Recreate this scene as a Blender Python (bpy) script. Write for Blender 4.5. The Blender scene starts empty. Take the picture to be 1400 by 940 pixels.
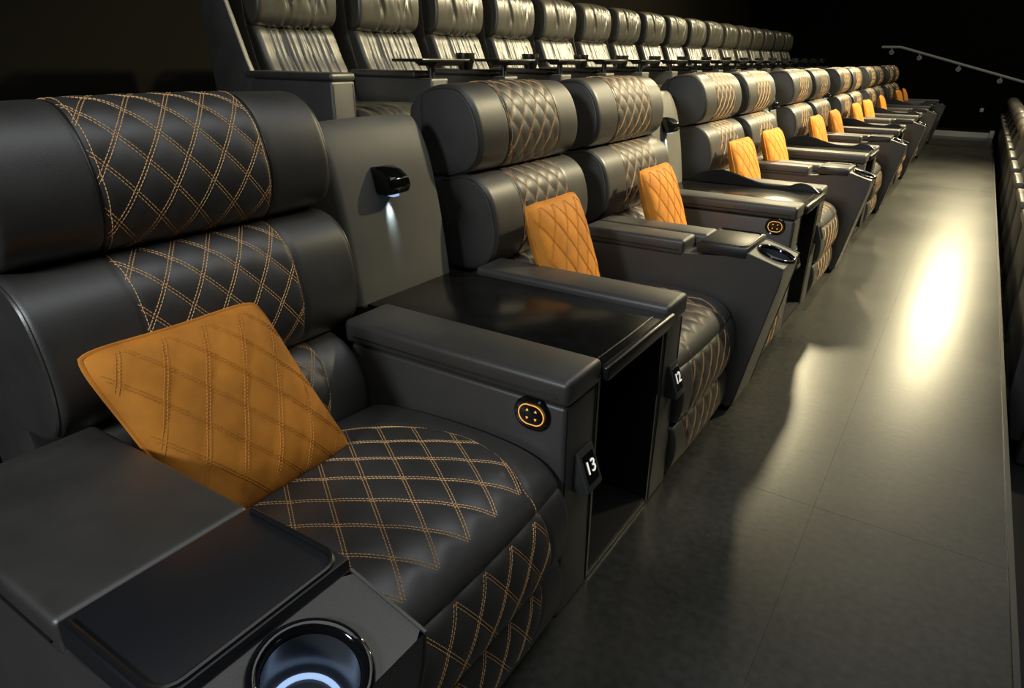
import bpy, bmesh, math, random
from mathutils import Vector, Matrix, noise
random.seed(7)
C = bpy.context.scene.collection
SC = bpy.context.scene

# ------------------------------------------------------------------ camera, world, lights, exposure
def make_camera():
    F, VX, VY, ROLL = 920.0, 1348.0, 77.0, -0.011
    p = math.atan2(470 - VY, F)
    up = Vector((0, math.cos(p), -math.sin(p)))
    y = Vector((VX - 700, 470 - VY, F)).normalized()
    x = -(y.cross(up))
    c, s = math.cos(ROLL), math.sin(ROLL)
    def w(v):                                   # camera (right, up, forward) -> world
        v = Vector((c*v[0] + s*v[1], -s*v[0] + c*v[1], v[2]))
        return Vector((x.dot(v), y.dot(v), up.dot(v)))
    r, u, f = w((1, 0, 0)), w((0, 1, 0)), w((0, 0, 1))
    M = Matrix(((r.x, u.x, -f.x, 0), (r.y, u.y, -f.y, 0), (r.z, u.z, -f.z, 1.3), (0, 0, 0, 1)))
    cd = bpy.data.cameras.new('camera'); cd.sensor_width = 36; cd.lens = F/1400*36
    cd.clip_start = 0.02
    o = bpy.data.objects.new('camera', cd); C.objects.link(o); o.matrix_world = M
    SC.camera = o
make_camera()
w = bpy.data.worlds.new('world'); SC.world = w; w.use_nodes = True
w.node_tree.nodes['Background'].inputs[0].default_value = (0.010, 0.010, 0.011, 1)
w.node_tree.nodes['Background'].inputs[1].default_value = 1.0
SC.view_settings.view_transform = 'Standard'; SC.view_settings.look = 'None'
SC.view_settings.exposure = 0.0; SC.view_settings.gamma = 1.0
SC.view_settings.use_curve_mapping = False

def spot(name, loc, target, energy, color, angle, blend=0.5, radius=0.1):
    l = bpy.data.lights.new(name, 'SPOT'); l.energy = energy; l.color = color
    l.spot_size = math.radians(angle); l.spot_blend = blend; l.shadow_soft_size = radius
    o = bpy.data.objects.new(name, l); C.objects.link(o); o.location = loc
    d = Vector(target) - Vector(loc)
    o.rotation_euler = d.to_track_quat('-Z', 'Y').to_euler()
    return o
def point(name, loc, energy, color, radius=0.2):
    l = bpy.data.lights.new(name, 'POINT'); l.energy = energy; l.color = color; l.shadow_soft_size = radius
    o = bpy.data.objects.new(name, l); C.objects.link(o); o.location = loc
    return o
WARM = (1.0, 0.86, 0.52)
spot('end_wall_floodlight', (0.20, 16.1, 3.9), (0.05, 4.0, 0.0), 720, WARM, 54, 1.0, 0.09)
spot('upper_aisle_downlight', (-2.1, 12.8, 4.5), (-0.2, 4.0, 0.0), 720, WARM, 75, 0.8, 0.2)
spot('ceiling_downlight', (1.8, 6.0, 4.5), (-1.7, 4.6, 0.9), 2900, WARM, 66, 1.0, 0.12)
spot('ceiling_downlight', (1.6, 9.5, 4.5), (-2.1, 8.5, 0.9), 3100, WARM, 95, 1.0, 0.12)
spot('ceiling_downlight', (1.0, 13.6, 4.5), (-2.1, 12.8, 0.9), 480, WARM, 95, 1.0, 0.12)
def area(name, loc, sx, sy, energy, color):
    l = bpy.data.lights.new(name, 'AREA'); l.shape = 'RECTANGLE'; l.size = sx; l.size_y = sy; l.energy = energy; l.color = color
    o = bpy.data.objects.new(name, l); C.objects.link(o); o.location = loc
    return o
point('near_fill', (-0.9, -2.7, 2.6), 270, (0.90, 0.96, 1.0), 0.35)  # unseen point fill, added to lift the faces turned towards the camera
area('ceiling_fill', (0.8, 1.5, 4.9), 3.0, 7.0, 95, (0.95, 0.98, 1.0))  # added soft fill over the near seats, stands in for ambient light

area('ceiling_fill', (0.8, 11.0, 4.9), 3.0, 8.0, 55, (1.0, 0.93, 0.75))  # second added fill, brightens the far end and back wall
# ------------------------------------------------------------------ materials
MAT = {}
def mat(name, color, rough=0.5, bump=0.0, bscale=200.0, metal=0.0, spec=0.5, vary=0.0, vscale=5.0,
        rvary=0.0, emit=None, estr=0.0, sheen=0.0, coat=0.0, bdist=0.001):
    m = bpy.data.materials.new(name); m.use_nodes = True; MAT[name] = m
    nt = m.node_tree; b = nt.nodes['Principled BSDF']; L = nt.links.new
    b.inputs['Base Color'].default_value = (*color, 1); b.inputs['Roughness'].default_value = rough
    b.inputs['Metallic'].default_value = metal; b.inputs['Specular IOR Level'].default_value = spec
    if sheen:
        b.inputs['Sheen Weight'].default_value = sheen; b.inputs['Sheen Roughness'].default_value = 0.4
        b.inputs['Sheen Tint'].default_value = (*[min(1, c*1.3 + .1) for c in color], 1)
    if coat:
        b.inputs['Coat Weight'].default_value = coat; b.inputs['Coat Roughness'].default_value = 0.05
    if emit:
        b.inputs['Emission Color'].default_value = (*emit, 1); b.inputs['Emission Strength'].default_value = estr
    tc = nt.nodes.new('ShaderNodeTexCoord')
    if bump:
        n = nt.nodes.new('ShaderNodeTexNoise'); n.inputs['Scale'].default_value = bscale; n.inputs['Detail'].default_value = 3
        L(tc.outputs['Object'], n.inputs['Vector'])
        bp = nt.nodes.new('ShaderNodeBump'); bp.inputs['Strength'].default_value = bump; bp.inputs['Distance'].default_value = bdist
        L(n.outputs['Fac'], bp.inputs['Height']); L(bp.outputs['Normal'], b.inputs['Normal'])
    if vary or rvary:
        n2 = nt.nodes.new('ShaderNodeTexNoise'); n2.inputs['Scale'].default_value = vscale; n2.inputs['Detail'].default_value = 6
        L(tc.outputs['Object'], n2.inputs['Vector'])
        if vary:
            r = nt.nodes.new('ShaderNodeValToRGB')
            r.color_ramp.elements[0].position = 0.3; r.color_ramp.elements[1].position = 0.7
            r.color_ramp.elements[0].color = (*[c*(1 - vary) for c in color], 1)
            r.color_ramp.elements[1].color = (*[min(1, c*(1 + vary)) for c in color], 1)
            L(n2.outputs['Fac'], r.inputs['Fac']); L(r.outputs['Color'], b.inputs['Base Color'])
        if rvary:
            mr = nt.nodes.new('ShaderNodeMapRange'); mr.inputs['To Min'].default_value = rough - rvary
            mr.inputs['To Max'].default_value = rough + rvary
            L(n2.outputs['Fac'], mr.inputs['Value']); L(mr.outputs['Result'], b.inputs['Roughness'])
    return m
mat('leather', (0.042, 0.040, 0.037), 0.45, 0.25, 420, spec=1.0, vary=0.15, vscale=9, rvary=0.05)
mat('leather_panel', (0.054, 0.053, 0.049), 0.44, 0.25, 420, spec=0.9, vary=0.1, vscale=7)
mat('panel_vinyl', (0.13, 0.127, 0.11), 0.5, 0.2, 420, vary=0.08, vscale=7)
mat('leather_gloss', (0.044, 0.042, 0.035), 0.36, 0.2, 300, spec=0.9, vary=0.15, vscale=9)
mat('thread', (0.84, 0.50, 0.21), 0.6)
mat('thread_grey', (0.22, 0.20, 0.17), 0.7)
mat('velvet', (0.66, 0.245, 0.022), 0.75, 0.25, 300, vary=0.22, vscale=11, sheen=0.35)
mat('velvet_thread', (0.66, 0.27, 0.035), 0.7)
mat('black_plastic', (0.012, 0.012, 0.013), 0.28)
mat('black_gloss', (0.006, 0.006, 0.007), 0.08, coat=0.5)
mat('tray_gloss', (0.010, 0.011, 0.014), 0.42, spec=0.8)
mat('table_laminate', (0.008, 0.0078, 0.008), 0.21, 0.0, 90, spec=0.12, vary=0.3, vscale=14)
mat('cabinet_black', (0.006, 0.006, 0.006), 0.5)
mat('dark_metal', (0.10, 0.10, 0.10), 0.3, metal=1.0)
mat('rail_paint', (0.70, 0.68, 0.62), 0.4)
mat('orange_light', (0.1, 0.04, 0.01), 0.5, emit=(1.0, 0.46, 0.09), estr=1.1)
mat('digit_light', (0.8, 0.8, 0.75), 0.5, emit=(1.0, 0.95, 0.85), estr=0.7)
mat('cup_light', (0.5, 0.6, 0.8), 0.5, emit=(0.42, 0.62, 1.0), estr=0.8)
mat('cup_inner', (0.05, 0.055, 0.065), 0.22)
mat('wall_black', (0.007, 0.0063, 0.005), 0.9, 0.1, 60, spec=0.03)
mat('white_plastic', (0.75, 0.73, 0.68), 0.5)
mat('tag_black', (0.01, 0.01, 0.01), 0.6)
mat('lower_leather', (0.24, 0.23, 0.19), 0.38, 0.2, 300)
mat('plate_plastic', (0.045, 0.045, 0.045), 0.4)
mat('piping_black', (0.012, 0.012, 0.012), 0.35)

def floor_material():
    m = mat('vinyl_floor', (0.085, 0.080, 0.066), 0.36)
    nt = m.node_tree; b = nt.nodes['Principled BSDF']; L = nt.links.new
    tc = nt.nodes['Texture Coordinate']
    n1 = nt.nodes.new('ShaderNodeTexNoise'); n1.inputs['Scale'].default_value = 2.2; n1.inputs['Detail'].default_value = 8
    n2 = nt.nodes.new('ShaderNodeTexNoise'); n2.inputs['Scale'].default_value = 42; n2.inputs['Detail'].default_value = 5
    mp = nt.nodes.new('ShaderNodeMapping'); mp.inputs['Scale'].default_value = (14, 90, 1)
    n3 = nt.nodes.new('ShaderNodeTexNoise'); n3.inputs['Scale'].default_value = 1.0; n3.inputs['Detail'].default_value = 3
    L(tc.outputs['Object'], n1.inputs['Vector']); L(tc.outputs['Object'], n2.inputs['Vector'])
    L(tc.outputs['Object'], mp.inputs['Vector']); L(mp.outputs['Vector'], n3.inputs['Vector'])
    r = nt.nodes.new('ShaderNodeValToRGB')
    r.color_ramp.elements[0].position = 0.40; r.color_ramp.elements[0].color = (0.015, 0.0167, 0.015, 1)
    r.color_ramp.elements[1].position = 0.64; r.color_ramp.elements[1].color = (0.044, 0.0425, 0.036, 1)
    mx = nt.nodes.new('ShaderNodeMath'); mx.operation = 'MULTIPLY_ADD'
    L(n2.outputs['Fac'], mx.inputs[0]); mx.inputs[1].default_value = 0.45
    mm = nt.nodes.new('ShaderNodeMath'); mm.operation = 'MULTIPLY'; mm.inputs[1].default_value = 0.6
    L(n1.outputs['Fac'], mm.inputs[0]); L(mm.outputs[0], mx.inputs[2])
    L(mx.outputs[0], r.inputs['Fac']); L(r.outputs['Color'], b.inputs['Base Color'])
    n4 = nt.nodes.new('ShaderNodeTexNoise'); n4.inputs['Scale'].default_value = 1.3; n4.inputs['Detail'].default_value = 1
    L(tc.outputs['Object'], n4.inputs['Vector'])
    mr = nt.nodes.new('ShaderNodeMapRange'); mr.inputs['To Min'].default_value = 0.265; mr.inputs['To Max'].default_value = 0.315
    L(n4.outputs['Fac'], mr.inputs['Value']); L(mr.outputs['Result'], b.inputs['Roughness'])
    ad = nt.nodes.new('ShaderNodeMath'); ad.operation = 'ADD'
    L(n2.outputs['Fac'], ad.inputs[0]); m3 = nt.nodes.new('ShaderNodeMath'); m3.operation = 'MULTIPLY'; m3.inputs[1].default_value = 0.3
    L(n3.outputs['Fac'], m3.inputs[0]); L(m3.outputs[0], ad.inputs[1])
    bp = nt.nodes.new('ShaderNodeBump'); bp.inputs['Strength'].default_value = 0.10; bp.inputs['Distance'].default_value = 0.002
    L(ad.outputs[0], bp.inputs['Height']); L(bp.outputs['Normal'], b.inputs['Normal'])
floor_material()

# ------------------------------------------------------------------ helpers
def link(name, me, parent=None):
    o = bpy.data.objects.new(name, me); C.objects.link(o)
    if parent: o.parent = parent
    return o
def obj(name, bm, material, parent=None, smooth=35):
    me = bpy.data.meshes.new(name)
    bmesh.ops.recalc_face_normals(bm, faces=bm.faces[:])
    if smooth:
        for f in bm.faces: f.smooth = True
        lim = math.radians(smooth)
        for e in bm.edges:
            if len(e.link_faces) == 2 and e.calc_face_angle(0) > lim: e.smooth = False
    bm.to_mesh(me); bm.free()
    me.materials.append(MAT[material])
    return link(name, me, parent)
def raw(name, verts, faces, material, parent=None, smooth=False):
    me = bpy.data.meshes.new(name); me.from_pydata(verts, [], faces)
    if smooth: me.polygons.foreach_set('use_smooth', [True]*len(me.polygons))
    me.materials.append(MAT[material]); me.update()
    return link(name, me, parent)
def tag(o, label=None, cat=None, group=None, kind=None):
    if label: o['label'] = label
    if cat: o['category'] = cat
    if group: o['group'] = group
    if kind: o['kind'] = kind
    return o
def empty(name, loc):
    o = bpy.data.objects.new(name, None); C.objects.link(o); o.location = loc
    o.empty_display_size = 0.1
    return o
def copy_tree(o, parent=None):
    c = o.copy(); C.objects.link(c); c.parent = parent
    for ch in list(o.children): copy_tree(ch, c)
    return c
def rbox(bm, x0, x1, y0, y1, z0, z1, r=0.0, seg=3):
    M = Matrix.Translation(((x0+x1)/2, (y0+y1)/2, (z0+z1)/2)) @ Matrix.Diagonal((x1-x0, y1-y0, z1-z0, 1))
    g = bmesh.ops.create_cube(bm, size=1, matrix=M)
    if r:
        es = list({e for v in g['verts'] for e in v.link_edges})
        bmesh.ops.bevel(bm, geom=es, offset=r, segments=seg, profile=0.5, affect='EDGES')
    return bm
def box(name, x0, x1, y0, y1, z0, z1, material, parent=None, r=0.0, seg=3):
    return obj(name, rbox(bmesh.new(), x0, x1, y0, y1, z0, z1, r, seg), material, parent)
def prism(bm, prof, y0, y1, r=0.0, seg=2, skip=()):
    a = [bm.verts.new((x, y0, z)) for x, z in prof]; b = [bm.verts.new((x, y1, z)) for x, z in prof]
    n = len(prof)
    bm.faces.new(a); bm.faces.new(b[::-1])
    fs = []
    for i in range(n):
        if i in skip: continue
        fs.append(bm.faces.new((a[i], b[i], b[(i+1) % n], a[(i+1) % n])))
    if r:
        bmesh.ops.recalc_face_normals(bm, faces=bm.faces[:])
        es = [e for e in bm.edges if len(e.link_faces) == 2 and e.calc_face_angle(0) > 0.25]
        bmesh.ops.bevel(bm, geom=es, offset=r, segments=seg, profile=0.5, affect='EDGES')
    return bm
def tube(bm, pts, r, n=6, closed=False):
    pts = [Vector(p) for p in pts]; N = len(pts); rings = []
    prevu = None
    for i, p in enumerate(pts):
        if closed: d = pts[(i+1) % N] - pts[i-1]
        else: d = pts[min(i+1, N-1)] - pts[max(i-1, 0)]
        d.normalize()
        u = prevu - d*prevu.dot(d) if prevu is not None else d.orthogonal()
        if u.length < 1e-5: u = d.orthogonal()
        u.normalize(); prevu = u; v = d.cross(u)
        rings.append([bm.verts.new(p + r*(math.cos(2*math.pi*k/n)*u + math.sin(2*math.pi*k/n)*v)) for k in range(n)])
    for i in range(N if closed else N-1):
        A, B = rings[i], rings[(i+1) % N]
        for k in range(n): bm.faces.new((A[k], A[(k+1) % n], B[(k+1) % n], B[k]))
    if not closed:
        bm.faces.new(rings[0][::-1]); bm.faces.new(rings[-1])
    return bm
def lathe(bm, prof, M, n=32, close=False, caps=True):
    rings = []
    for r, z in prof:
        rings.append([bm.verts.new(M @ Vector((r*math.cos(2*math.pi*k/n), r*math.sin(2*math.pi*k/n), z))) for k in range(n)])
    m = len(rings)
    for i in range(m if close else m-1):
        A, B = rings[i], rings[(i+1) % m]
        for k in range(n): bm.faces.new((A[k], A[(k+1) % n], B[(k+1) % n], B[k]))
    if not close and caps:
        if prof[0][0] > 1e-4: bm.faces.new(rings[0][::-1])
        if prof[-1][0] > 1e-4: bm.faces.new(rings[-1])
    return bm
def spline(ctrl, step):
    """arc-length resampled Catmull-Rom through (x, z) points"""
    P = [Vector((x, z)) for x, z in ctrl]
    P = [P[0]*2 - P[1]] + P + [P[-1]*2 - P[-2]]
    fine = []
    for i in range(1, len(P)-2):
        for k in range(16):
            t = k/16
            a, b, c, d = P[i-1], P[i], P[i+1], P[i+2]
            fine.append(0.5*((2*b) + (c-a)*t + (2*a-5*b+4*c-d)*t*t + (-a+3*b-3*c+d)*t**3))
    fine.append(P[-2])
    acc = [0]
    for i in range(1, len(fine)): acc.append(acc[-1] + (fine[i]-fine[i-1]).length)
    n = max(4, int(acc[-1]/step)); out = []; j = 0
    for k in range(n+1):
        s = acc[-1]*k/n
        while j < len(acc)-2 and acc[j+1] < s: j += 1
        f = (s-acc[j])/max(1e-9, acc[j+1]-acc[j])
        out.append(fine[j].lerp(fine[j+1], f))
    return out, acc[-1]
def sstep(a, b, x):
    t = min(1, max(0, (x-a)/(b-a))); return t*t*(3-2*t)

class Cushion:
    """upholstered roll: profile in (x, z) swept over y, with rounded ends, quilting and folds"""
    def __init__(s, ctrl, hw, er=0.03, crown=0.0, quilt=None, fold=None, step=0.007, dy=0.007, shift=0.6):
        s.pts, s.len = spline([(x+shift, z) for x, z in ctrl], step)
        s.n = len(s.pts); s.hw = hw; s.er = er; s.crown = crown; s.q = quilt; s.fold = fold; s.dy = dy
        s.nor = []
        for i in range(s.n):
            d = (s.pts[min(i+1, s.n-1)] - s.pts[max(i-1, 0)]).normalized()
            s.nor.append(Vector((-d.y, d.x)))
    def disp(s, y, t):
        h = s.crown*(1-(y/s.hw)**2)
        a = abs(y) - (s.hw - s.er)
        if a > 0: h -= s.er*(1 - math.sqrt(max(0, 1-(a/s.er)**2)))
        q = s.q
        if q and q['t0']-0.02 < t < q['t1']+0.02:
            w = q['w'](t) if callable(q['w']) else q['w']
            m = sstep(w, w-0.012, abs(y))*sstep(q['t0']-.01, q['t0']+.01, t)*sstep(q['t1']+.002, q['t1']-.03, t)
            if m > 0:
                tt = (t-q['ta'])/q['pv']; yy = y/q['ph']
                A = abs(math.sin(math.pi*(yy+tt)))*abs(math.sin(math.pi*(yy-tt)))
                h += m*q['amp']*(A**0.45 - 0.35)
            h -= 0.004*math.exp(-((abs(y)-w)/0.006)**2)*q.get('seam', 1)
        if s.fold: h += s.fold(y, t)
        return h
    def at(s, y, t, off=0.0):
        f = min(max(t/s.len, 0), 1)*(s.n-1); i = min(int(f), s.n-2); k = f-i
        p = s.pts[i].lerp(s.pts[i+1], k); n = s.nor[i].lerp(s.nor[i+1], k)
        p = p + n*(s.disp(y, t)+off)
        return Vector((p.x, y, p.y)), Vector((n.x, 0, n.y))
    def mesh(s):
        ys = []
        y = 0.0; lim = s.hw - s.er
        k = max(1, int(lim/s.dy))
        half = [lim*i/k for i in range(k+1)] + [lim + s.er*math.sin(a*math.pi/12) for a in range(1, 7)]
        ys = [-v for v in half[:0:-1]] + half
        V = []; Fc = []; n = s.n
        for y in ys:
            for i in range(n):
                V.append(s.at(y, s.len*i/(n-1))[0])
        for j in range(len(ys)-1):
            for i in range(n-1):
                a = j*n+i; Fc.append((a, a+1, a+n+1, a+n))
            Fc.append((j*n+n-1, j*n, (j+1)*n, (j+1)*n+n-1))
        Fc.append(tuple(range(n))); Fc.append(tuple(range((len(ys)-1)*n, len(ys)*n))[::-1])
        bm = bmesh.new(); vs = [bm.verts.new(v) for v in V]
        for f in Fc: bm.faces.new([vs[i] for i in f])
        return bm

class Thread:
    def __init__(s): s.v = []; s.f = []
    def dash(s, a, b, n, w=0.00095, h=0.0011):
        d = (b-a)
        if d.length < 1e-5: return
        sd = d.cross(n).normalized()*w; k = len(s.v); up = n*h
        s.v += [a-sd, a+up, a+sd, b-sd, b+up, b+sd]
        s.f += [(k, k+1, k+4, k+3), (k+1, k+2, k+5, k+4)]
    def run(s, S, path, inside=None, on=0.0058, off=0.0019, w=0.00095):
        """path: list of (y, t) points (dense); lays dashes along it"""
        acc = 0; pos = 0
        pts = path
        L = [0]
        for i in range(1, len(pts)): L.append(L[-1] + math.hypot(pts[i][0]-pts[i-1][0], pts[i][1]-pts[i-1][1]))
        def at(x):
            lo = 0
            f = x/max(L[-1], 1e-9)*(len(pts)-1); i = min(int(f), len(pts)-2); k = f-i
            return (pts[i][0]+(pts[i+1][0]-pts[i][0])*k, pts[i][1]+(pts[i+1][1]-pts[i][1])*k)
        x = 0
        while x < L[-1]:
            p, q = at(x), at(min(x+on, L[-1]))
            mid = ((p[0]+q[0])/2, (p[1]+q[1])/2)
            if inside is None or inside(*mid):
                a, n = S(*p); b, _ = S(*q); s.dash(a, b, n, w)
            x += on+off
    def lattice(s, S, ph, pv, ta, ymax, t0, t1, inside, gap=0.003, **kw):
        sl = ph/pv; sc = math.sqrt(1+sl*sl)*gap
        nmax = int((ymax + (t1-t0+abs(ta-t0))*sl)/ph) + 2
        for n in range(-nmax, nmax+1):
            for sg in (1, -1):
                for o in (-sc, sc):
                    p = [(n*ph + sg*(t-ta)*sl + o, t) for t in [t0 + (t1-t0)*i/60 for i in range(61)]]
                    s.run(S, p, inside, **kw)
    def build(s, name, material, parent):
        return raw(name, s.v, s.f, material, parent)

def quilted(name, cu, parent, material='leather', piping=(), stitch=True, grey=False):
    o = obj(name, cu.mesh(), material, parent, smooth=50)
    q = cu.q
    if q and stitch:
        th = Thread(); W = (lambda t: q['w'](t)) if callable(q['w']) else (lambda t: q['w'])
        S = lambda y, t: cu.at(y, t, 0.0003)
        ins = lambda y, t: abs(y) < W(t)-0.002 and q['t0'] < t < q['t1']
        th.lattice(S, q['ph'], q['pv'], q['ta'], q['ymax'], q['t0'], q['t1'], ins)
        b0, b1 = q.get('b0', q['t0']), q.get('b1', q['t1'])
        for sg in (-1, 1):
            th.run(S, [(sg*(W(t)-q.get('bi', .003)), t) for t in [b0 + (b1-b0)*i/50 for i in range(51)]])
        if q.get('top'): th.run(S, [(W(b0)*(i/20-1), q['t0']-.004) for i in range(41)])
        s = th.build('stitching', 'thread', o); s['label'] = 'orange double diamond stitching'
    for y, r, t0, t1 in piping:
        bm = bmesh.new()
        tube(bm, [cu.at(y, t0+(t1-t0)*i/40, -r*0.3)[0] for i in range(41)], r, 6)
        obj('piping', bm, 'leather_gloss' if abs(y) > .25 else 'piping_black', o)
    return o

def text_mesh(txt, size, depth):
    cu = bpy.data.curves.new('digits', 'FONT'); cu.body = txt; cu.size = size; cu.extrude = depth
    cu.align_x = 'CENTER'; cu.align_y = 'CENTER'
    o = bpy.data.objects.new('digits', cu); C.objects.link(o)
    dg = bpy.context.evaluated_depsgraph_get(); dg.update()
    me = bpy.data.meshes.new_from_object(o.evaluated_get(dg))
    C.objects.unlink(o); bpy.data.objects.remove(o)
    return me

# ------------------------------------------------------------------ the setting
XE = 0.374          # right edge of the aisle
def struct(name, *a, **k):
    o = box(name, *a, **k); o['kind'] = 'structure'; return o
def strip_part(name, x0, x1, y0, y1, z0, z1, material, parent, r=0): return box(name, x0, x1, y0, y1, z0, z1, material, parent, r)
fl = struct('floor', -1.75, XE, -3.0, 16.5, -0.58, -0.004, 'cabinet_black')
for (x0, x1, y0, y1) in ((-1.75, -0.1503, -3.0, 1.9995), (-0.1497, XE-.014, -3.0, 1.9995),
                         (-1.75, -0.1503, 2.0005, 9.0), (-0.1497, XE-.014, 2.0005, 9.0),
                         (-1.75, -0.1503, 9.003, 15.6), (-0.1497, XE-.014, 9.003, 15.6)):
    strip_part('vinyl_sheet', x0, x1, y0, y1, -0.004, 0.0, 'vinyl_floor', fl)
struct('floor', -4.4, -1.75, -3.0, 16.5, -0.58, 0.58, 'wall_black')
struct('floor', XE, 8.0, -3.0, 16.5, -0.70, -0.58, 'cabinet_black')
st = struct('trim_1', XE-0.014, XE, -3.0, 15.6, -0.02, 0.006, 'dark_metal')
stp = struct('floor', -1.75, XE, 15.62, 16.5, -0.004, 0.085, 'vinyl_floor')
struct('trim_2', -1.75, XE-0.08, 15.60, 15.64, -0.004, 0.092, 'rail_paint')
struct('trim_3', XE-0.075, XE, 15.58, 15.66, 0.0, 0.13, 'white_plastic', r=0.008)
struct('wall_back', -4.4, 8.0, 16.5, 16.7, -0.7, 5.0, 'wall_black')
struct('wall_left', -4.6, -4.4, -3.2, 16.7, -0.7, 5.0, 'wall_black')
struct('wall_right', 8.0, 8.2, -3.2, 16.7, -0.7, 5.0, 'wall_black')
struct('wall_front', -4.4, 8.0, -3.2, -3.0, -0.7, 5.0, 'wall_black')
struct('ceiling', -4.6, 8.2, -3.2, 16.7, 5.0, 5.2, 'wall_black')

# ------------------------------------------------------------------ front row recliner
HW = 0.31       # half width of the seat
HB = 0.36      # half width of the back, which reaches behind the arms
def arc(t0, t1, a, b, c):
    def f(t):
        k = min(1, max(0, (t-t0)/(t1-t0)))
        return a*(1-k)*(1-k) + 2*b*k*(1-k) + c*k*k
    return f
def cushion_parts(root):
    head = [(-1.57, 1.15), (-1.555, 1.188), (-1.50, 1.210), (-1.43, 1.214), (-1.388, 1.202), (-1.350, 1.168), (-1.325, 1.12), (-1.311, 1.06),
            (-1.317, 1.0), (-1.345, .958), (-1.395, .934), (-1.46, .918), (-1.55, .91)]
    cu = Cushion(head, HB, 0.020, 0.006, dict(top=1, bi=.009, w=0.182, t0=0.125, t1=0.52, ta=0.125, ph=0.08, pv=0.105, ymax=.2, amp=0.005))
    quilted('headrest', cu, root, piping=((0.184, .004, .12, .52), (-0.184, .004, .12, .52), (HB-.003, .0045, .06, .60), (-HB+.003, .0045, .06, .60)))
    back = [(-1.56, .912), (-1.46, .922), (-1.385, .934), (-1.33, .922), (-1.285, .885), (-1.258, .82), (-1.248, .74), (-1.268, .665), (-1.33, .615), (-1.45, .60)]
    cu = Cushion(back, HB, 0.018, 0.006, dict(bi=.006, w=0.182, t0=0.15, t1=0.52, ta=0.15, ph=0.08, pv=0.105, ymax=.2, amp=0.005))
    quilted('backrest', cu, root, piping=((HB-.003, .0045, .08, .56), (-HB+.003, .0045, .08, .56)))
    lum = [(-1.45, .622), (-1.34, .636), (-1.25, .612), (-1.20, .56), (-1.178, .49), (-1.185, .42), (-1.24, .37), (-1.35, .37)]
    cu = Cushion(lum, HW-.004, 0.03, 0.005, dict(w=arc(.12, .42, .21, .20, .15), t0=0.14, t1=0.40, ta=0.14, ph=0.08, pv=0.105, ymax=.21, amp=0.006))
    quilted('lumbar_cushion', cu, root)
    seat = [(-1.22, .40), (-1.15, .452), (-1.05, .472), (-.92, .482), (-.80, .483), (-.70, .474), (-.635, .452), (-.600, .412), (-.625, .395), (-.70, .385)]
    cu = Cushion(seat, HW-.001, 0.022, 0.012)
    te = cu.len - 0.155
    cu.q = dict(w=arc(.10, te, .10, .345, .195), t0=0.10, t1=te, ta=te, ph=0.088, pv=0.135, ymax=.3, amp=0.006, b1=cu.len-.10)
    quilted('seat_cushion', cu, root)
    leg1 = [(-.70, .406), (-.625, .406), (-.590, .388), (-.572, .32), (-.575, .25), (-.598, .214), (-.70, .208)]
    cu = Cushion(leg1, HW-.001, 0.014, 0.008)
    cu.q = dict(w=arc(.08, .29, .20, .225, .225), t0=0.112, t1=0.29, ta=0.112, ph=0.088, pv=0.135, ymax=.23, amp=0.005, b0=.085, b1=.315)
    quilted('leg_rest_panel', cu, root)
    leg2 = [(-.70, .202), (-.622, .202), (-.590, .186), (-.578, .12), (-.588, .05), (-.62, .012), (-.70, .008)]
    cu = Cushion(leg2, HW-.002, 0.014, 0.006)
    cu.q = dict(w=arc(.08, .24, .225, .215, .16), t0=0.112, t1=0.225, ta=0.112, ph=0.088, pv=0.135, ymax=.23, amp=0.005, b0=.085, b1=.245)
    quilted('leg_rest_panel', cu, root)
    X = lambda P: [(x+.6, z) for x, z in P]
    sh = [(-1.46, .04), (-1.40, .35), (-1.44, .60), (-1.462, .905), (-1.462, 1.15), (-1.50, 1.196), (-1.57, 1.190), (-1.612, 1.14), (-1.655, .85), (-1.66, .55), (-1.58, .04)]
    obj('back_shell', prism(bmesh.new(), X(sh), -HB+.005, HB-.005, 0.012), 'leather', root)
    box('base', -.80, -.08, -HW+.012, HW-.012, 0.0, .388, 'cabinet_black', root)

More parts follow.
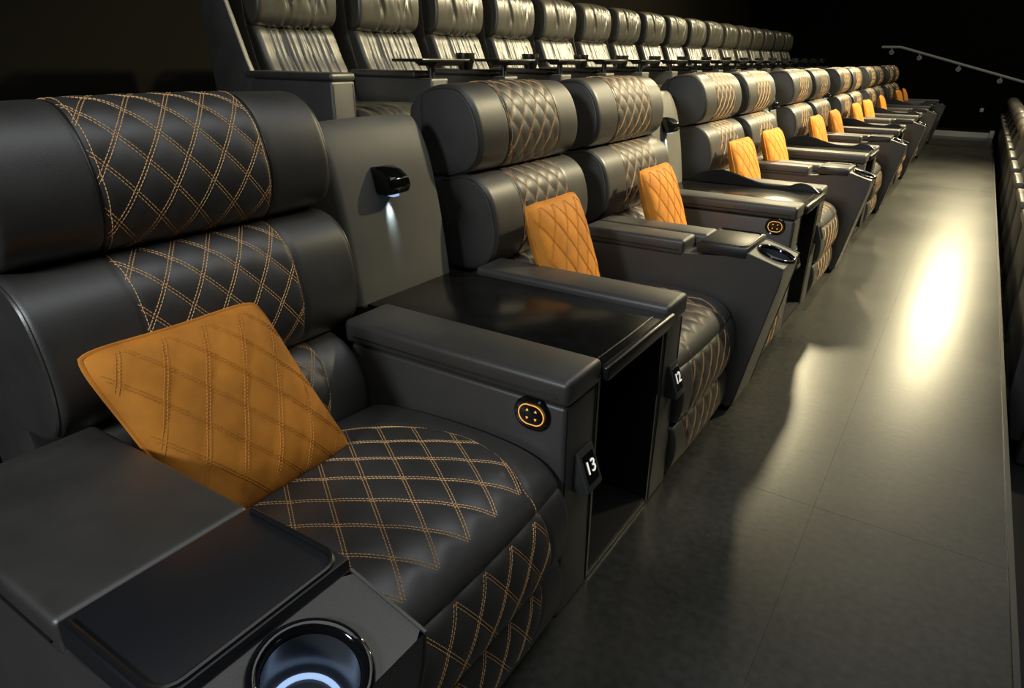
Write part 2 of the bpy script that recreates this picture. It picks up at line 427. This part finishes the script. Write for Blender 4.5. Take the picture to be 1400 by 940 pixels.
def arm_parts(root, sg):
    """side arm on the sg side of the seat: body, pad, control panel and number plate"""
    a, b = (HW+.004, HW+.155) if sg > 0 else (-HW-.155, -HW-.004)
    bm = rbox(bmesh.new(), -.650, 0.0, a, b, 0.0, .598, .010)
    arm = obj('side_arm', bm, 'leather_panel', root)
    for x, y in ((0.0005, a+.010), (0.0005, b-.010)):
        bm = bmesh.new(); tube(bm, [(x-.004, y, .02), (x-.001, y, .30), (x-.001, y, .59)], .0028, 6); obj('seam', bm, 'piping_black', arm)
    bm = rbox(bmesh.new(), -.665, .008, a-.006, b+.004 if sg > 0 else b+.006, .600, .662, .014, 4)
    for v in bm.verts:
        if v.co.z > .63: v.co.z += .006*math.sin(math.pi*min(1, max(0, (v.co.y-a)/(b-a))))
    pad = obj('armrest_pad', bm, 'leather', root)
    bm = bmesh.new(); y = a-.007 if sg > 0 else b+.007
    tube(bm, [(-.63, y, .622), (-.4, y, .622), (-.02, y, .622)], .0022, 5); obj('seam', bm, 'piping_black', pad)
    # control panel on the inner face
    yi = a if sg > 0 else b; nd = -1 if sg > 0 else 1
    M = Matrix.Translation((-.082, yi, .563)) @ Matrix.Rotation(math.radians(90)*(1 if nd < 0 else -1), 4, 'X')
    bm = bmesh.new()
    def stad(hx, r, n=40):
        out = []
        for k in range(n):
            t = 2*math.pi*k/n; c, s = math.cos(t), math.sin(t)
            out.append((c*r + (hx if c > 0 else -hx), s*r))
        return out
    layers = [(stad(.006, .041), -.002), (stad(.006, .041), .006), (stad(.006, .037), .010), (stad(.007, .031), .008)]
    rings = [[bm.verts.new(M @ Vector((x, y, z))) for x, y in P] for P, z in layers]
    for A, B in zip(rings, rings[1:]):
        n = len(A)
        for k in range(n): bm.faces.new((A[k], A[(k+1) % n], B[(k+1) % n], B[k]))
    bm.faces.new(rings[-1])
    cp = obj('control_panel', bm, 'black_gloss', root)
    bm = bmesh.new(); tube(bm, [M @ Vector((x, y, .0095)) for x, y in stad(.008, .0245)], .0012, 6, True)
    obj('light_ring', bm, 'orange_light', cp)['label'] = 'glowing orange ring'
    for i, (x, y, s) in enumerate(((-.011, .010, 1), (.011, .010, 1), (-.011, -.010, -1), (.011, -.010, -1))):
        P = [(x-.0030, y-.002*s), (x+.0030, y-.002*s), (x, y+.0034*s)]
        v = [M @ Vector((px, py, z)) for z in (.008, .0095) for px, py in P]
        raw('arrow_button', v, [(0, 1, 2), (3, 5, 4), (0, 3, 4, 1), (1, 4, 5, 2), (2, 5, 3, 0)], 'orange_light', cp)
    # number plate, a small wedge on the arm's front
    yc = (a+b)/2 + .012
    P = [(0.0, .352), (0.0, .455), (.008, .459), (.042, .362), (.038, .352)]
    pl = obj('seat_number_plate', prism(bmesh.new(), P, yc-.036, yc+.036, .003), 'plate_plastic', root)
    d = Vector((.034, 0, -.097)).normalized(); n = Vector((.097, 0, .034)).normalized()
    cpt = Vector((.025, yc, .4105)) + n*0.0012
    v = []
    for s1, s2 in ((-1, -1), (1, -1), (1, 1), (-1, 1)): v.append(cpt + Vector((0, .025*s1, 0)) + d*(.036*s2))
    v += [p - n*.002 for p in v]
    raw('window', v, [(0, 1, 2, 3), (4, 7, 6, 5), (0, 4, 5, 1), (1, 5, 6, 2), (2, 6, 7, 3), (3, 7, 4, 0)], 'black_gloss', pl)
    return pl, cpt, n, d

def add_digits(pl, info, txt):
    cpt, n, d = info
    me = text_mesh(txt, .046, .0006); me.materials.clear(); me.materials.append(MAT['digit_light'])
    R = Matrix(((0, -d.x, n.x, 0), (1, -d.y, n.y, 0), (0, -d.z, n.z, 0), (0, 0, 0, 1)))
    me.transform(Matrix.Translation(cpt + n*.0012) @ R)
    o = link('digits', me, pl); o['label'] = 'white number %s' % txt

X0 = -0.60
protoA = empty('recliner', (X0, 0, 0)); cushion_parts(protoA)
protoB = copy_tree(protoA)
infA = arm_parts(protoA, 1); infB = arm_parts(protoB, -1)

# gap starts of the six tables; (seat number, y0, y1, arm side)
G = [1.30, 3.52, 5.81, 8.10, 10.39, 12.68]
GE = [1.73, 3.97] + [g+.45 for g in G[2:]]
seats = [(13, .496, 1.30, 1), (12, 1.73, 2.45, -1), (11, 2.73, 3.52, 1)]
cons = [(.215, .495), (2.46, 2.725)]
for k in range(1, 6):
    g = G[k]; seats.append((12-2*k, g+.45, g+.45+.775, -1)); seats.append((11-2*k, g+2.29-.775, g+2.29, 1))
    cons.append((g+.45+.780, g+2.29-.780))
ORD = ['nearest', 'second', 'third', 'fourth', 'fifth', 'sixth', 'seventh']
SEATLAB = {13: 'black quilted recliner nearest the camera, number 13 plate on its arm',
           12: 'black quilted recliner with number 12 plate, just past the first side table',
           11: 'black quilted recliner behind the seat 12 console, its cushion tall and narrow in view'}
PAIR = {10: ('third', 'left'), 9: ('third', 'right'), 8: ('fourth', 'left'), 7: ('fourth', 'right'), 6: ('fifth', 'left'), 5: ('fifth', 'right'),
        4: ('sixth', 'left'), 3: ('sixth', 'right'), 2: ('seventh', 'left'), 1: ('seventh and farthest', 'right')}
NT = {'third': 'third', 'fourth': 'fourth', 'fifth': 'fifth', 'sixth': 'sixth', 'seventh': 'last', 'seventh and farthest': 'last'}
for n, (p, s) in PAIR.items():
    SEATLAB[n] = 'black quilted recliner, %s seat of the %s pair along the aisle' % ({'left': 'nearer', 'right': 'farther'}[s], NT[p])
first = {1: True, -1: True}
seat_roots = {}
for n, y0, y1, sg in seats:
    pr = protoA if sg > 0 else protoB
    if first[sg]: o = pr; first[sg] = False
    else: o = copy_tree(pr)
    span = .775; sc = (y1-y0)/span
    o.scale = (1, sc, 1)
    o.location = (X0, (y0 + HW*sc + 0*sc) if sg > 0 else (y1 - HW*sc), 0)
    tag(o, SEATLAB[n], 'recliner', 'front row quilted recliners')
    seat_roots[n] = o
def plate_of(o): return [c for c in o.children if c.name.startswith('seat_number_plate')][0]
add_digits(plate_of(seat_roots[13]), infA[1:], '13')
add_digits(plate_of(seat_roots[12]), infB[1:], '12')

# ------------------------------------------------------------------ consoles
def ring_rect(x0, x1, y0, y1, n):
    out = []
    for k in range(n):
        t = 2*math.pi*(k+.5)/n; c, s = math.cos(t), math.sin(t)
        m = 1/max(abs(c), abs(s)); out.append(((x0+x1)/2 + c*m*(x1-x0)/2, (y0+y1)/2 + s*m*(y1-y0)/2))
    return out
def make_console(pads, loc, hw=.135):
    root = empty('center_console', loc)
    A = Vector((.022, 0, .650)); B = Vector((.152, 0, .612))           # slanted deck ends
    prof = [(-.640, 0.03), (.046, 0.03), (.148, .560), (B.x, B.z), (A.x, A.z), (-.02, .632), (-.20, .615), (-.640, .600)]
    bm = prism(bmesh.new(), prof, -hw, hw, 0, skip=(3,))
    body = obj('body', bm, 'leather_panel', root)
    box('plinth', -.62, .02, -hw+.02, hw-.02, 0, .031, 'cabinet_black', root)
    # seams along the front edge
    for sg in (-1, 1):
        bm = bmesh.new(); tube(bm, [(.046, sg*hw, .035), (.148, sg*hw, .560), (B.x, sg*hw, B.z), (A.x, sg*hw, A.z)], .003, 6)
        obj('seam', bm, 'leather', body)
    # deck with a round hole
    d = (B-A); L = d.length; d.normalize(); nrm = Vector((-d.z, 0, d.x))
    if nrm.z < 0: nrm = -nrm
    N = 48; outer = ring_rect(0, L, -hw, hw, N); cx, cy, r = L*.56, 0.0, .060
    bm = bmesh.new()
    ou = [bm.verts.new(A + d*x + Vector((0, y, 0))) for x, y in outer]
    inn = []
    for k in range(N):
        t = 2*math.pi*(k+.5)/N; inn.append(bm.verts.new(A + d*(cx + r*math.cos(t)) + Vector((0, cy+r*math.sin(t), 0))))
    for k in range(N): bm.faces.new((ou[k], ou[(k+1) % N], inn[(k+1) % N], inn[k]))
    obj('deck', bm, 'leather_panel', root)
    M = Matrix(((d.x, 0, nrm.x, 0), (0, 1, 0, 0), (d.z, 0, nrm.z, 0), (0, 0, 0, 1)))
    M = Matrix.Translation(A + d*cx) @ M
    bm = lathe(bmesh.new(), [(.0605, .001), (.074, .001), (.0745, .004), (.072, .008), (.067, .010), (.062, .008), (.0585, .003), (.0575, -.02), (.0595, -.02)], M, 48, True)
    cup = obj('cup_holder', bm, 'black_gloss', root, smooth=60)
    bm = lathe(bmesh.new(), [(.0572, -.004), (.0555, -.074), (.050, -.078), (.0001, -.078)], M, 48, caps=False)
    obj('cup_well', bm, 'cup_inner', cup)
    bm = lathe(bmesh.new(), [(.041, -.0765), (.048, -.0765), (.048, -.0735), (.041, -.0735)], M, 48, True)
    obj('light_ring', bm, 'cup_light', cup)['label'] = 'pale blue glowing ring in the cup well'
    # armrest pads
    if pads == 1: spans = [(-hw-.004, hw+.004, -.195)]
    else: spans = [(-hw-.004, -.003, -.215), (.003, hw+.004, -.170)]
    for y0, y1, xf in spans:
        bm = rbox(bmesh.new(), -.648, xf, y0, y1, .600, .664, .014, 4)
        pd = obj('armrest_pad', bm, 'leather', root)
        for y in (y0-.001, y1+.001):
            bm = bmesh.new(); tube(bm, [(-.64, y, .625), (xf-.02, y, .625)], .0022, 5); obj('seam', bm, 'piping_black', pd)
    # tray
    xt = -.190 if pads == 1 else -.166
    bm = rbox(bmesh.new(), xt, .020, -hw-.002, hw+.002, .628, .668, .004, 2)
    tr = obj('tray', bm, 'tray_gloss', root)
    P = []
    R = .030; xr0, xr1, yr = xt+.012, .012, hw-.006
    P.append((xr0, -yr))
    for k in range(7): t = -math.pi/2 + k*math.pi/12; P.append((xr1-R+R*math.cos(t), -yr+R+R*math.sin(t)))
    for k in range(7): t = k*math.pi/12; P.append((xr1-R+R*math.cos(t), yr-R+R*math.sin(t)))
    P.append((xr0, yr))
    bm = bmesh.new(); tube(bm, [(x, y, .669) for x, y in P], .0045, 8); obj('rim', bm, 'black_plastic', tr)
    return root
cA = make_console(1, (X0, sum(cons[0])/2, 0), (cons[0][1]-cons[0][0])/2-.003)
tag(cA, 'leather console with black tray and lit cup holder in the near left corner', 'console', 'armrest consoles between paired recliners')
cB = None
CL = ['', 'split-pad armrest console with cup holder between recliners 12 and 11', 'third armrest console from the camera, grey tray top catching the light',
      'fourth armrest console from the camera along the aisle', 'fifth armrest console from the camera along the aisle',
      'sixth armrest console from the camera along the aisle', 'farthest armrest console, between the last two recliners']
for k in range(1, len(cons)):
    y = sum(cons[k])/2
    if cB is None: cB = make_console(2, (X0, y, 0), .1325); o = cB
    else: o = copy_tree(cB); o.location = (X0, y, 0)
    tag(o, CL[k], 'console', 'armrest consoles between paired recliners')

# ------------------------------------------------------------------ side tables and privacy panels in the gaps
def make_table(guard, loc, hw):
    root = empty('side_table', loc)
    a = hw-.006
    bm = rbox(bmesh.new(), -.745, .012, -a, a, .616, .640, .004, 2)
    tp = obj('table_top', bm, 'table_laminate', root)
    bm = rbox(bmesh.new(), .004, .026, -a-.008, a+.008, .606, .645, .008, 3); obj('front_lip', bm, 'black_plastic', tp)
    bm = bmesh.new(); tube(bm, [(-.022, -a+.03, .640), (-.020, 0, .640), (-.022, a-.05, .640)], .003, 6); obj('ridge', bm, 'black_plastic', tp)
    for y0, y1 in ((-hw+.004, -hw+.018), (hw-.018, hw-.004)):
        sp = box('side_panel', -.72, -.004, y0, y1, 0, .616, 'cabinet_black', root, .001, 1)
        box('edge_strip', -.004, -.0015, y0+.002, y1-.002, .01, .614, 'dark_metal', sp)
    box('back_panel', -.735, -.72, -hw+.006, hw-.006, 0, .616, 'cabinet_black', root)
    bp = box('bottom_panel', -.72, -.006, -hw+.018, hw-.018, 0, .022, 'cabinet_black', root)
    box('edge_strip', -.006, -.003, -hw+.02, hw-.02, .004, .018, 'dark_metal', bp)
    if guard:
        c = [(-.74, .648), (-.66, .690), (-.555, .713), (-.47, .700), (-.384, .676), (-.28, .654), (-.18, .656), (-.109, .679), (-.05, .668), (-.009, .640)]
        top, L = spline(c, .012)
        P = [(p.x, p.y) for p in top] + [(-.009, .642), (-.74, .642)]
        g = obj('curved_guard', prism(bmesh.new(), P[:-2] + P[-1:], a-.016, a-.004), 'black_plastic', root)
        bm = bmesh.new(); tube(bm, [(p.x, a-.010, p.y) for p in top], .0055, 8); obj('rim', bm, 'black_plastic', g)
    return root
def make_panel(loc, hw):
    root = empty('privacy_panel', loc)
    # curved upholstered board leaning back, z .60 -> 1.12, on a plain pedestal
    front = [(-.765, .625), (-.775, .70), (-.80, .85), (-.835, 1.0), (-.875, 1.09), (-.91, 1.125), (-.94, 1.115), (-.955, 1.05), (-.945, .90), (-.93, .75), (-.92, .625)]
    pts = front[::-1]
    cu = Cushion(pts, hw-.002, .02, .004, shift=0, step=.012, dy=.03)
    obj('board', cu.mesh(), 'panel_vinyl', root)
    box('foot_trim', -.93, -.752, -hw+.003, hw-.003, .585, .628, 'black_plastic', root, .004, 2)
    box('pedestal', -.92, -.755, -hw+.01, hw-.01, 0, .585, 'cabinet_black', root)
    # reading lamp
    P = [(-.84, .930), (-.78, .922), (-.752, .930), (-.742, .95), (-.750, .975), (-.775, .992), (-.81, 1.005), (-.842, 1.0)]
    lm = obj('reading_lamp', prism(bmesh.new(), P, -.072, .004, .006, 3), 'black_gloss', root)
    box('lamp_lens', -.792, -.768, -.047, -.023, .9185, .9255, 'cup_light', lm)
    l = bpy.data.lights.new('reading_light', 'SPOT'); l.energy = 4.0; l.color = (.66, .86, 1.0); l.spot_size = math.radians(36); l.spot_blend = 1.0
    l.shadow_soft_size = .006
    lo = bpy.data.objects.new('reading_light', l); C.objects.link(lo); lo.parent = lm; lo.location = (-.790, -.034, .917)
    lo.rotation_euler = (0, math.radians(10), 0)
    return root
TL = ['black side table with open cabinet between recliners 13 and 12', 'black side table with curved guard between recliners 11 and 10']
PLB = ['grey leather privacy panel with lit reading lamp between recliners 13 and 12', 'privacy panel with reading lamp between recliners 11 and 10']
for k in range(2, 6):
    TL.append('%s side table from the camera along the aisle, curved guard on its far side' % ORD[k])
    PLB.append('%s privacy panel from the camera, between two recliner pairs' % ORD[k])
tproto = None; pproto = None
for k in range(6):
    yc = (G[k]+GE[k])/2; hw = (GE[k]-G[k])/2
    if k == 0: t = make_table(False, (X0, yc, 0), hw)
    elif k == 1: t = tproto = make_table(True, (X0, yc, 0), .225)
    else: t = copy_tree(tproto); t.location = (X0, yc, 0)
    tag(t, TL[k], 'side table', 'side tables between recliner pairs')
    if k == 0: p = pproto = make_panel((X0, yc, 0), .215)
    else: p = copy_tree(pproto); p.location = (X0, yc, 0)
    tag(p, PLB[k], 'panel', 'privacy panels between recliner pairs')

# ------------------------------------------------------------------ orange pillows
def make_pillow(shear=0.0):
    root = empty('throw_pillow', (0, 0, 0)); H = .195; T = .052; N = 46
    def outline(u, v):      # u, v in -1..1 -> slightly pinched square with rounded corners
        k = 1 - .035*(1-v*v) * abs(u)**2; m = 1 - .035*(1-u*u)*abs(v)**2
        c = (abs(u)*abs(v))**6*.06
        x, y = u*H*k*(1-c), v*H*m*(1-c)
        return x - shear*y, y
    ph, pv = .085, .125
    def S(u, v, sg=1):
        x, y = outline(u, v)
        th = T*max(0, (1-abs(u)**3.2))**.55*max(0, (1-abs(v)**3.2))**.55
        A = abs(math.sin(math.pi*(x/ph+y/pv)))*abs(math.sin(math.pi*(x/ph-y/pv)))
        e = max(abs(u), abs(v)); m = sstep(.97, .85, e)
        th += m*.0035*(A**.45-.5) + .004*noise.noise(Vector((x*9, y*9, sg)))*m
        return Vector((x, y, sg*th))
    bm = bmesh.new()
    for sg in (1, -1):
        g = [[bm.verts.new(S(2*i/N-1, 2*j/N-1, sg)) for i in range(N+1)] for j in range(N+1)]
        for j in range(N):
            for i in range(N):
                bm.faces.new((g[j][i], g[j][i+1], g[j+1][i+1], g[j+1][i]))
    bmesh.ops.remove_doubles(bm, verts=bm.verts[:], dist=.0004)
    cover = obj('cover', bm, 'velvet', root, smooth=180)
    th = Thread()
    def SS(x, y):
        p = S(min(1, max(-1, x/H)), min(1, max(-1, y/H))); return p + Vector((0, 0, .0006)), Vector((0, 0, 1))
    th.lattice(SS, ph, pv, 0, H, -H*.93, H*.93, lambda y, t: abs(y) < H*.93, gap=.003)
    s = th.build('stitching', 'velvet_thread', cover); s['label'] = 'pale orange diamond stitching'
    bm = bmesh.new(); P = []
    M = 30
    for (a0, b0, a1, b1) in ((-1, -1, 1, -1), (1, -1, 1, 1), (1, 1, -1, 1), (-1, 1, -1, -1)):
        for k in range(M): t = k/M; P.append(Vector((*outline(a0+(a1-a0)*t, b0+(b1-b0)*t), 0)))
    tube(bm, P, .0045, 6, True); obj('piping', bm, 'velvet', root)
    box('label_tag', -.165, -.125, H-.010, H+.012, -.002, .002, 'tag_black', root)
    return root
def place_pillow(o, TLc, TRc, BRc, shear=0.0):
    TLc, TRc, BRc = map(Vector, (TLc, TRc, BRc))
    ex = (TRc-TLc).normalized(); ey = (TRc-BRc); ey = (ey - ex*ey.dot(ex)).normalized(); ez = ex.cross(ey)
    w, h = (TRc-TLc).length, (TRc-BRc).length
    c = TRc - ex*(w/2 - shear*h/2) - ey*h/2
    M = Matrix(((ex.x, ey.x, ez.x, c.x), (ex.y, ey.y, ez.y, c.y), (ex.z, ey.z, ez.z, c.z), (0, 0, 0, 1)))
    o.matrix_world = M @ Matrix.Diagonal((w/.37, h/.37, 1, 1))
pil = make_pillow()
PLAB = {13: 'largest orange velvet pillow, on the nearest recliner', 12: 'orange velvet pillow leaning on recliner 12, black tag at its corner',
        11: 'orange pillow on recliner 11, its lower part behind the split armrest console'}
for n, (p, s) in PAIR.items():
    PLAB[n] = 'orange pillow on the %s seat of the %s pair along the aisle' % ({'left': 'nearer', 'right': 'farther'}[s], NT[p])
def lean(yc, w=.36, h=.38, yaw=0.0, xt=-1.165, xb=-1.04, zb=.485):
    dz = math.sqrt(h*h-(xt-xb)**2)
    c, s = math.cos(yaw), math.sin(yaw)
    ex = Vector((-s, c, 0))
    TLc = Vector((xt, yc, zb+dz)) - ex*w/2; TRc = TLc + ex*w; BRc = TRc + Vector((xb-xt, 0, -dz))
    return TLc, TRc, BRc
pspots = {13: ((-1.185, .470, .818), (-1.190, .828, .812), (-1.035, .920, .485))}
pspots[12] = lean(2.03, .34, .38, .0, -1.16, -1.03)
pspots[11] = lean(2.96, .34, .38, .0, -1.16, -1.03)
for n, y0, y1, sg in seats:
    if n in (10, 9, 8, 7, 6, 5, 4, 2, 1):
        cy = (y0+.31) if sg > 0 else (y1-.31)
        pspots[n] = lean(cy - (.26 if n == 9 else .10) + random.uniform(-.03, .03), .36, .38, random.uniform(-.08, .08))
for n in sorted(pspots, reverse=True):
    o = make_pillow(.22) if n == 13 else copy_tree(pil) if n != 1 else pil
    place_pillow(o, *pspots[n], .22 if n == 13 else 0)
    if n == 13:
        for c in list(o.children):
            if c.name.startswith('label_tag'): bpy.data.objects.remove(c)
    tag(o, PLAB[n], 'pillow', 'orange pillows on the front row')

# ------------------------------------------------------------------ upper row of gathered leather recliners
def ruche(scale, amp, seed, hw, zfade=None):
    rnd = random.Random(seed)
    ks = [(rnd.uniform(-hw*.9, hw*.9), rnd.uniform(.010, .022), rnd.uniform(.5, 1), rnd.uniform(0, 6)) for _ in range(13)]
    def f(y, t):
        m = sstep(hw, hw-.07, abs(y))
        if m <= 0: return 0
        h = 0
        for c, w, a, p in ks:
            cc = c + .018*math.sin(t*9+p) + .01*math.sin(t*23+p*2)
            d = abs(y-cc)/w
            if d < 2.2: h -= a*amp*math.exp(-d*d*1.4)*(.5+.5*math.sin(t*7+p*3)**2)
        h += amp*.35*noise.noise(Vector((y*40, t*5, seed)))
        return h*m*(zfade(t) if zfade else 1)
    return f
def pleats(amp, n, hw, seed):
    rnd = random.Random(seed)
    ks = [(-hw*.86 + 2*hw*.86*(i+.5+rnd.uniform(-.28, .28))/n, rnd.uniform(.006, .011), rnd.uniform(.55, 1), rnd.uniform(0, 6)) for i in range(n)]
    def f(y, t):
        m = sstep(hw, hw-.05, abs(y))*sstep(.02, .14, t)
        if m <= 0: return 0
        h = 0
        for c, w, a, p in ks:
            d = abs(y - c*(1 - .10*math.exp(-t*6)) - .004*math.sin(t*8+p))/w
            if d < 2.4: h -= a*amp*math.exp(-d*d*1.2)*(.75+.25*math.sin(t*6+p*2))
        return h*m
    return f
def make_upper(tray, endarm, loc):
    root = empty('upper_recliner', loc)
    yc = .4475; hw = .272
    kids = []
    def q(name, ctrl, hw, er, crown, fold, material='leather_gloss'):
        cu = Cushion(ctrl, hw, er, crown, None, fold, .012, .006, shift=0)
        bm = cu.mesh(); bmesh.ops.translate(bm, verts=bm.verts[:], vec=(0, yc, 0))
        return obj(name, bm, material, root, smooth=60)
    q('headrest', [(-.86, 1.12), (-.845, 1.155), (-.80, 1.172), (-.74, 1.162), (-.69, 1.12), (-.668, 1.05), (-.668, .96), (-.685, .895), (-.73, .858), (-.80, .85)],
      hw, .024, .014, ruche(1, .015, 3, hw*.85, lambda t: .25+.75*sstep(.06, .22, t)*sstep(.44, .34, t)))
    q('backrest', [(-.86, .86), (-.78, .868), (-.715, .845), (-.685, .79), (-.645, .70), (-.60, .62), (-.555, .52), (-.535, .44), (-.56, .40), (-.66, .39)],
      hw, .028, -.006, pleats(.017, 12, hw*.95, 5))
    q('seat_cushion', [(-.60, .38), (-.52, .462), (-.38, .475), (-.20, .478), (-.04, .478), (.05, .455), (.092, .40), (.085, .33), (.03, .30), (-.05, .30)],
      hw+.008, .03, .01, ruche(1, .014, 8, hw))
    box('leg_rest', -.03, .055, yc-hw, yc+hw, .03, .31, 'leather', root, .012)
    box('base', -.80, -.04, yc-hw+.01, yc+hw-.01, 0, .36, 'cabinet_black', root)
    sh = [(-.66, .05), (-.60, .35), (-.70, .60), (-.78, .85), (-.80, 1.10), (-.86, 1.165), (-.92, 1.14), (-.93, .90), (-.86, .45), (-.80, .05)]
    obj('back_shell', prism(bmesh.new(), sh, yc-hw-.006, yc+hw+.006, .012), 'leather', root)
    def arm(y0, end):
        b = box('side_arm', -.58, 0, y0+.002, y0+.150, 0, .605, 'leather_panel', root, .010)
        for y in (y0+.014, y0+.138):
            bm = bmesh.new(); tube(bm, [(-.0005, y, .03), (-.0005, y, .59)], .003, 6); obj('seam', bm, 'leather', b)
        xf = .006 if end else -.115
        p = box('armrest_pad', -.62, xf, y0-.002, y0+.154, .605, .642, 'leather', root, .014, 3)
        # tall dark wing beside the backrest
        W = [(-.585, .01), (-.585, .40), (-.55, .60), (-.60, .70), (-.72, 1.0), (-.78, 1.14), (-.86, 1.16), (-.90, .9), (-.86, .40), (-.82, .01)]
        if end: obj('side_wing', prism(bmesh.new(), W, y0+.004, y0+.034, .008), 'leather', root)
    def traypart(y0):
        t = box('swivel_tray', -.19, .03, y0-.10, y0+.315, .688, .704, 'black_plastic', root, .006, 2)
        bm = lathe(bmesh.new(), [(.020, .600), (.020, .690)], Matrix.Translation((-.06, y0+.076, 0)), 16); obj('post', bm, 'dark_metal', t)
        obj('bracket', prism(bmesh.new(), [(-.14, .689), (.03, .689), (.0, .668), (-.11, .668)], y0+.03, y0+.26), 'black_plastic', t)
        M = Matrix.Translation((-.05, y0+.375, 0))
        bm = lathe(bmesh.new(), [(.0001, .645), (.040, .645), (.052, .69), (.056, .724), (.056, .736), (.049, .736), (.045, .69), (.037, .652), (.0001, .652)], M, 20)
        obj('cup_holder', bm, 'dark_metal', t)
    arm(0, endarm)
    if tray: traypart(0)
    return root, arm, traypart
GU = 'gathered leather recliners in the upper row'
u0, _, _ = make_upper(False, True, (-2.5, 2.31, .58))
tag(u0, 'first gathered black leather recliner of the upper row, at its left end', 'recliner', GU)
up, upa, upt = make_upper(True, False, (-2.5, 2.31+.718, .58))
ORDN = ['first', 'second', 'third', 'fourth', 'fifth', 'sixth', 'seventh', 'eighth', 'ninth', 'tenth', 'eleventh', 'twelfth', 'thirteenth',
        'fourteenth', 'fifteenth', 'sixteenth']
for k in range(1, 17):
    o = up if k == 1 else copy_tree(up)
    o.location = (-2.5, 2.31 + .718*k, .58)
    tag(o, 'gathered black leather recliner, %s from the left end of the upper row' % ORDN[k] if k < 16 else
        'farthest gathered black leather recliner, at the right end of the upper row', 'recliner', GU)
    last = o
bx = box('side_arm', -.58, 0, .720, .868, 0, .605, 'leather_panel', last, .010)

# ------------------------------------------------------------------ lower row, seen from behind at the right edge
def make_lower(loc):
    root = empty('lower_recliner', loc)
    S0 = -loc[0]
    cu = Cushion([(.50, 1.12), (.462, 1.16), (.452, 1.21), (.475, 1.258), (.53, 1.275), (.59, 1.258), (.62, 1.20), (.61, 1.13), (.56, 1.10)], .385, .12, .01, step=.014, dy=.04, shift=S0)
    obj('headrest', cu.mesh(), 'lower_leather', root, smooth=60)
    P = [(.455, .35), (.432, .90), (.445, .955), (.50, 1.12), (.60, 1.12), (.66, .75), (.72, .45), (.70, .10), (.52, .10)]
    obj('back_shell', prism(bmesh.new(), [(x+S0, z) for x, z in P], -.40, .40, .010), 'leather_panel', root)
    box('back_ledge', .400+S0, .455+S0, -.33, .33, .935, .985, 'lower_leather', root, .012)
    box('seat_cushion', .66+S0, 1.25+S0, -.33, .33, .26, .48, 'lower_leather', root, .04)
    box('base', .60+S0, 1.20+S0, -.32, .32, 0, .26, 'cabinet_black', root)
    for y in (-.465, .335): box('side_arm', .56+S0, 1.30+S0, y, y+.125, 0, .62, 'leather_panel', root, .02)
    return root
lp = None
LN = ORDN
for k in range(13):
    y = 4.30 + .955*k
    if lp is None: o = lp = make_lower((.46, y, -.58))
    else: o = copy_tree(lp); o.location = (.46, y, -.58)
    tag(o, 'lower row recliner seen from behind at the right edge, %s from the camera' % LN[k] if k < 12 else
        'farthest lower row recliner seen from behind, by the back wall', 'recliner', 'lower row recliners along the right edge')

# ------------------------------------------------------------------ handrail and small devices on the back wall
hr = empty('handrail', (-.5, 16.5, .9))
YR = 16.40
def L(x, z, y=YR): return (x+.5, y-16.5, z-.9)
bm = bmesh.new(); tube(bm, [L(-1.86, 1.545), L(-1.55, 1.545), L(-1.50, 1.538), L(1.2, .80)], .024, 10); obj('rail', bm, 'rail_paint', hr)
for x, z in ((-1.68, 1.545), (-1.17, 1.448), (-.465, 1.255), (.25, 1.06), (.95, .868)):
    bm = bmesh.new(); tube(bm, [L(x, z-.01), L(x, z-.085), L(x, z-.095, YR+.05), L(x, z-.095, 16.49)], .010, 8); b = obj('bracket', bm, 'rail_paint', hr)
    bm = lathe(bmesh.new(), [(.0001, 0), (.045, 0), (.045, .012), (.0001, .012)], Matrix.Translation(L(x, z-.095, 16.485)) @ Matrix.Rotation(math.radians(-90), 4, 'X'), 20)
    obj('wall_plate', bm, 'rail_paint', b)
tag(hr, 'pale grey handrail sloping down to the right along the black back wall', 'handrail')
bm = rbox(bmesh.new(), .06, .12, 16.47, 16.5, .40, .47, .006)
tag(obj('wall_socket', bm, 'white_plastic'), 'small white fitting low on the black back wall', 'fitting')
